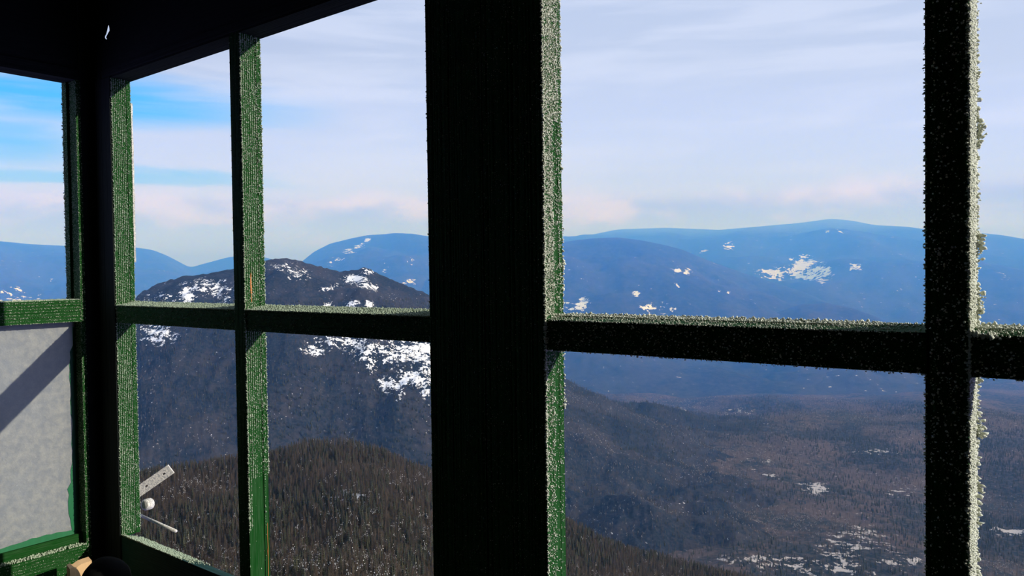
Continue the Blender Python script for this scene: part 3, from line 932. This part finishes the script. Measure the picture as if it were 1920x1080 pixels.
def scatter(name, src, P, S_, label, parent=None):
    """one uncountable object: the far trees of one kind, each an instance of the real tree mesh"""
    me = bpy.data.meshes.new(name)
    me.vertices.add(len(P)); me.vertices.foreach_set('co', np.asarray(P, np.float32).ravel()); me.update()
    o = link(name, me, None, parent)
    for nm, v in (('size', S_), ('turn', rng.random(len(P)) * 6.283)): add_attr(o, nm, v)
    ng = bpy.data.node_groups.new(name, 'GeometryNodeTree')
    ng.interface.new_socket('Geometry', in_out='INPUT', socket_type='NodeSocketGeometry')
    ng.interface.new_socket('Geometry', in_out='OUTPUT', socket_type='NodeSocketGeometry')
    L = ng.links.new
    gi = ng.nodes.new('NodeGroupInput'); go = ng.nodes.new('NodeGroupOutput')
    ip = ng.nodes.new('GeometryNodeInstanceOnPoints'); oi = ng.nodes.new('GeometryNodeObjectInfo')
    oi.inputs['Object'].default_value = src; oi.inputs['As Instance'].default_value = True
    a1 = ng.nodes.new('GeometryNodeInputNamedAttribute'); a1.data_type = 'FLOAT'; a1.inputs[0].default_value = 'size'
    a2 = ng.nodes.new('GeometryNodeInputNamedAttribute'); a2.data_type = 'FLOAT'; a2.inputs[0].default_value = 'turn'
    cx = ng.nodes.new('ShaderNodeCombineXYZ')
    L(a2.outputs['Attribute'], cx.inputs[2]); L(cx.outputs[0], ip.inputs['Rotation'])
    L(a1.outputs['Attribute'], ip.inputs['Scale'])
    L(gi.outputs[0], ip.inputs['Points']); L(oi.outputs['Geometry'], ip.inputs['Instance']); L(ip.outputs[0], go.inputs[0])
    md = o.modifiers.new('scatter', 'NODES'); md.node_group = ng
    tag(o, label, 'forest', kind='stuff')
    return o


OPEN = [(0, 118, 140, 560), (262, 440, 620, 1095), (503, 808, 640, 1095), (1058, 1735, 665, 1095), (1842, 1920, 720, 1095)]


def seen(P, pad=12):
    """inside the spread of country the windows can show, from here or from a step aside"""
    pu, pv = pix(P)
    return (pu > -350) & (pu < 2350) & (pv > 560) & (pv < 1300)


def in_view(P, pad=4):
    pu, pv = pix(P)
    m = np.zeros(len(P), bool)
    for a, c, t, b_ in OPEN: m |= (pu > a - pad) & (pu < c + pad) & (pv > t - pad) & (pv < b_)
    return m


def sow(n, d0, d1, zf, power=1.0):
    u = rng.uniform(-300, 2300, n)
    d = (d0 ** 2 + (d1 ** 2 - d0 ** 2) * rng.random(n)) ** .5
    dirs, _ = bearing(u)
    X, Y = CX + dirs[0] * d, CY + dirs[1] * d
    return X, Y, u, d


# near shoulder
X, Y, u, d = sow(66000, 190, 760, None)
Z = znear(u, d) + fbm(X / 90, Y / 90, 5, 5) * np.clip(d / 300, 0, 1) * 13
P = np.stack([X, Y, Z + E], -1)
# keep what the shoulder itself does not hide: the ground must not lie far behind the crest
tv = np.interp(u, sh_u, sh_d)
keep = seen(P + np.array([0, 0, 4.])) & (d < tv * 1.08)
P, d, X, Y = P[keep], d[keep], X[keep], Y[keep]
mixn = fbm(X / 70, Y / 70, 4, 301)
pick = rng.random(len(P)) + mixn * .55
kind = np.where(pick < .20, 2, np.where(pick < 1.10, 0, 1))
near_bias = np.interp(d, [230, 380, 520], [.42, .24, .03])
kind = np.where((kind == 0) & (rng.random(len(P)) < near_bias), 1, kind)
order = np.argsort(d)
shown = in_view(P + np.array([0, 0, 4.]))
cells = {}
names = list(KINDS_)
rest = {k: [] for k in names}
cnt = {k: 0 for k in names}
for i in order:
    k = names[kind[i]]
    src, lab, grp, _ = KINDS_[k]
    sc = random.uniform(.5, 1.0)
    cell = (int(P[i, 0] // 5.2), int(P[i, 1] // 5.2)); free = True
    for a_ in (-1, 0, 1):
        for c_ in (-1, 0, 1):
            for w_ in cells.get((cell[0] + a_, cell[1] + c_), ()):
                if math.hypot(w_[0] - P[i, 0], w_[1] - P[i, 1]) < 4.6: free = False
    if cnt[k] < 300 and free and shown[i]:
        cells.setdefault(cell, []).append((P[i, 0], P[i, 1]))
        o = src if cnt[k] == 0 else src.copy()
        if cnt[k]: COL.objects.link(o)
        cnt[k] += 1
        o.location = P[i]; o.rotation_euler = (0, 0, random.uniform(0, 6.28)); o.scale = (sc, sc, sc)
        tag(o, lab, 'tree', grp)
    else:
        rest[k].append((*P[i], sc))

# valley and hill woods, same trees further off
from mathutils.bvhtree import BVHTree
hv = np.empty(len(hill.data.vertices) * 3, np.float32); hill.data.vertices.foreach_get('co', hv); hv = hv.reshape(-1, 3)
X, Y, u, d = sow(95000, 900, 3300, None)
Z = zvalley(X, Y)
bv = BVHTree.FromPolygons([tuple(v) for v in hv], [tuple(p.vertices) for p in hill.data.polygons])
X = list(X); Y = list(Y)
P = np.stack([X, Y, Z + E], -1)
for i in range(len(P)):
    h = bv.ray_cast(Vector((P[i, 0], P[i, 1], 800)), Vector((0, 0, -1)))
    if h[0] is not None and h[0].z > P[i, 2]: P[i, 2] = h[0].z
keep = seen(P + np.array([0, 0, 4.]), 4)
P = P[keep]
la = np.zeros(len(P)); pu, pv = pix(P)
for (bu, bv_, ru, rv, st) in [(350, 552, 20, 16, 1), (395, 538, 30, 12, 1), (295, 625, 28, 14, 1), (665, 524, 18, 7, 1), (740, 660, 60, 20, .8), (790, 660, 20, 22, 1), (650, 645, 50, 10, .8), (770, 708, 22, 12, 1),
                              (735, 722, 24, 10, .9), (1532, 917, 16, 8, 1), (1900, 998, 26, 7, 1)]:
    la = np.maximum(la, st * np.exp(-(((pu - bu) / ru) ** 2 + ((pv - bv_) / rv) ** 2)))
P = P[rng.random(len(P)) > la * 1.3]
mixn = fbm(P[:, 0] / 260, P[:, 1] / 260, 4, 311)
pick = rng.random(len(P)) + mixn * 1.1
for i in range(len(P)):
    k = 'conifer' if pick[i] < .34 else ('bare_tree' if pick[i] < 1.10 else 'frosted_tree')
    rest[k].append((*P[i], random.uniform(.7, 1.35)))
for k, nm, lab in (('bare_tree', 'bare_woods', 'bare brown woods covering the slopes and the valley'), ('frosted_tree', 'frosted_woods', 'rimed pale woods scattered over slopes and valley'),
                   ('conifer', 'evergreen_woods', 'dark evergreen woods in patches on slopes and valley')):
    a = np.array(rest[k])
    scatter(nm, KINDS_[k][0], a[:, :3], a[:, 3], lab)

# ------------------------------------------------------------------ haze: real scattering air over the valley
HZ, q, b = mat('haze')
HZ.node_tree.nodes.remove(b)
vs_ = q.n('ShaderNodeVolumeScatter')
vs_.inputs['Color'].default_value = C4(.15, .46, 1.0)
vs_.inputs['Density'].default_value = 0.58e-4
vs_.inputs['Anisotropy'].default_value = 0.0
HZ.node_tree.links.new(vs_.outputs[0], HZ.node_tree.nodes['Material Output'].inputs['Volume'])
def turned_box(x0, x1, y0, y1, z0, z1):
    """a box laid along the line of the valley"""
    bm = bmesh.new(); box(bm, (x0, y0, z0), (x1, y1, z1))
    bmesh.ops.rotate(bm, verts=bm.verts, cent=(0, 0, 0), matrix=Matrix.Rotation(math.radians(37.6), 3, 'Z'))
    return bm


hz = from_bm('haze', turned_box(-9000, 9000, 150, 2698, -900, 640), HZ)
tag(hz, 'thin blue haze in the air over the near valley', 'haze', kind='stuff')
HZ2 = HZ.copy(); HZ2.name = 'far_haze'
v2 = [n for n in HZ2.node_tree.nodes if n.type == 'VOLUME_SCATTER'][0]
v2.inputs['Color'].default_value = C4(.063, .275, 1.0); v2.inputs['Density'].default_value = 4.5e-4
hz = from_bm('haze', turned_box(-9000, 9000, 2700, 13000, -900, 339), HZ2)
tag(hz, 'thicker blue haze in front of the far mountains', 'haze', kind='stuff')
HZ3 = HZ.copy(); HZ3.name = 'thin_cloud'
v3 = [n for n in HZ3.node_tree.nodes if n.type == 'VOLUME_SCATTER'][0]
v3.inputs['Color'].default_value = C4(.15, .36, 1.0); v3.inputs['Density'].default_value = 6.6e-4
hz = from_bm('thin_cloud', turned_box(-9000, 9000, 2700, 13000, 340, 720), HZ3)
tag(hz, 'thin cloud brushing the tops of the far mountains', 'cloud', kind='stuff')

# ------------------------------------------------------------------ small things
# rimed bracket outside the corner of the cab
def at_y(u, v, y):
    D_ = ax + ((u - 960) / F) * r2 - ((v - 540) / F) * u2
    t = (y - CY) / D_[1]
    return np.array([CX, CY, E]) + D_ * t


br = tag(empty('bracket', tuple(at_y(268, 945, .10))), 'white rimed metal bracket with slotted plate outside the corner', 'bracket')
o0 = Vector(br.location)
a0 = Vector(at_y(255, 925, .10)) - o0; a1 = Vector(at_y(321, 879, .165)) - o0
def slotted_plate():
    d = (a1 - a0); L = d.length; d.normalize()
    n = Vector((.84 + .45, -.46 + .15, .26 + .2)); n = (n - d * n.dot(d)).normalized()
    w = n.cross(d).normalized()
    hw = .0135
    pts = [Vector((0, -hw, 0)), Vector((L, -hw, 0)), Vector((L, hw, 0)), Vector((0, hw, 0))]
    hs = []
    for c in (.30, .80):
        hs.append([Vector((c * L + math.cos(t) * .0048, math.sin(t) * .0026, 0)) for t in np.linspace(0, 6.283, 11)[:-1]])
    tr = tessellate_polygon([pts] + hs)
    al = pts + sum(hs, [])
    bm = bmesh.new()
    f = [bm.verts.new(a0 + d * p.x + w * p.y + n * .003) for p in al]; k = [bm.verts.new(a0 + d * p.x + w * p.y - n * .003) for p in al]
    for t in tr: bm.faces.new([f[i] for i in t]); bm.faces.new([k[i] for i in reversed(t)])
    rings = [list(range(4)), list(range(4, 14)), list(range(14, 24))]
    for r in rings:
        for i in range(len(r)):
            bm.faces.new((f[r[i]], f[r[(i + 1) % len(r)]], k[r[(i + 1) % len(r)]], k[r[i]]))
    return bm
from_bm('slotted_plate', slotted_plate(), RIMED, br)
def rod(bm, p, q_, r0, r1, n=8):
    d = (q_ - p).normalized(); a = d.orthogonal().normalized(); c = d.cross(a)
    A = [bm.verts.new(p + (a * math.cos(6.283 * i / n) + c * math.sin(6.283 * i / n)) * r0) for i in range(n)]
    B = [bm.verts.new(q_ + (a * math.cos(6.283 * i / n) + c * math.sin(6.283 * i / n)) * r1) for i in range(n)]
    for i in range(n): bm.faces.new((A[i], A[(i + 1) % n], B[(i + 1) % n], B[i]))
    bm.faces.new(A); bm.faces.new(B)
bm = bmesh.new()
rod(bm, Vector(at_y(254, 962, .10)) - o0, Vector(at_y(330, 996, .10)) - o0, .0034, .0040)
from_bm('rod', bm, RIMED, br, True)
bm = bmesh.new()
p = Vector(at_y(275, 946, .10)) - o0; n_ = Vector((.35, -.93, .1)).normalized()
rod(bm, p + n_ * -.012, p + n_ * .004, .0145, .0145, 16); rod(bm, p + n_ * .004, p + n_ * .008, .0145, .009, 16)
from_bm('bolt_head', bm, RIMED, br, True)
bm = bmesh.new()
box(bm, tuple(Vector(at_y(246, 915, .10)) - o0 + Vector((-.035, -.055, 0))), tuple(Vector(at_y(262, 1000, .10)) - o0 + Vector((-.008, .004, .095))))
from_bm('back_plate', bm, RIMED, br)

# a dark ledge low in the corner with a bare block and a dark rounded knob on it
def along(u, v, t):
    return np.array([CX, CY, E]) + (ax + ((u - 960) / F) * r2 - ((v - 540) / F) * u2) * t


zl = E - .715
bm = bmesh.new(); ridged(bm, 0, (.0, -.005, -.02), (.27, .165, 0), pitch=.01, segs=4)
lg = from_bm('corner_ledge', bm, DX); lg.location = (.016, -.170, zl)
tag(lg, 'dark wooden ledge low in the corner below the bottom rail', 'ledge')
pl = [(131, 1067), (137, 1064), (141, 1066), (152, 1058), (163, 1054), (172, 1051)]
bm = bmesh.new()
org = Vector(along(150, 1066, 1.72)); 
F0, F1, B0, B1 = [], [], [], []
rag = [0, .004, -.002, .003, 0, 0]
for k, (u, v) in enumerate(pl):
    p = Vector(along(u, v, 1.655 + .11 * (u - 131) / 41)); back = Vector((-.026, .004, .002))
    for L_, pp in ((F1, p), (B1, p + back)): L_.append(bm.verts.new(pp - org))
    for L_, pp in ((F0, p), (B0, p + back)): L_.append(bm.verts.new((pp.x - org.x, pp.y - org.y, zl - org.z)))
for i in range(5):
    bm.faces.new((F0[i], F0[i + 1], F1[i + 1], F1[i])); bm.faces.new((B0[i + 1], B0[i], B1[i], B1[i + 1]))
    bm.faces.new((F1[i], F1[i + 1], B1[i + 1], B1[i])); bm.faces.new((F0[i + 1], F0[i], B0[i], B0[i + 1]))
bm.faces.new((F0[0], F1[0], B1[0], B0[0])); bm.faces.new((F0[-1], B0[-1], B1[-1], F1[-1]))
bl = from_bm('wood_block', bm, BARE); bl.location = org
tag(bl, 'pale bare wood block with a broken edge, sunlit in the bottom left corner', 'block')
BLK, q, b = mat('blackened_wood')
q.put(b.inputs['Base Color'], q.mix(q.noise(q.n('ShaderNodeTexCoord').outputs['Object'], 90, 4, .6), C4(.0015, .0015, .0015), C4(.007, .007, .006)))
b.inputs['Roughness'].default_value = .85
b.inputs['Specular IOR Level'].default_value = .05
kc = Vector(along(199, 1087, 1.64))
bm = bmesh.new(); bmesh.ops.create_icosphere(bm, subdivisions=4, radius=.0475)
for v in bm.verts:
    n_ = vnoise(np.array([v.co.x * 40 + 9]), np.array([v.co.y * 40 + v.co.z * 31]), 77)[0]
    v.co *= 1 + (n_ - .5) * .06
    v.co.z = max(v.co.z, zl - kc.z)
kn = from_bm('round_knob', bm, BLK, None, True); kn.location = kc
tag(kn, 'dark rounded knob beside the pale block at the foot of the corner post', 'knob')
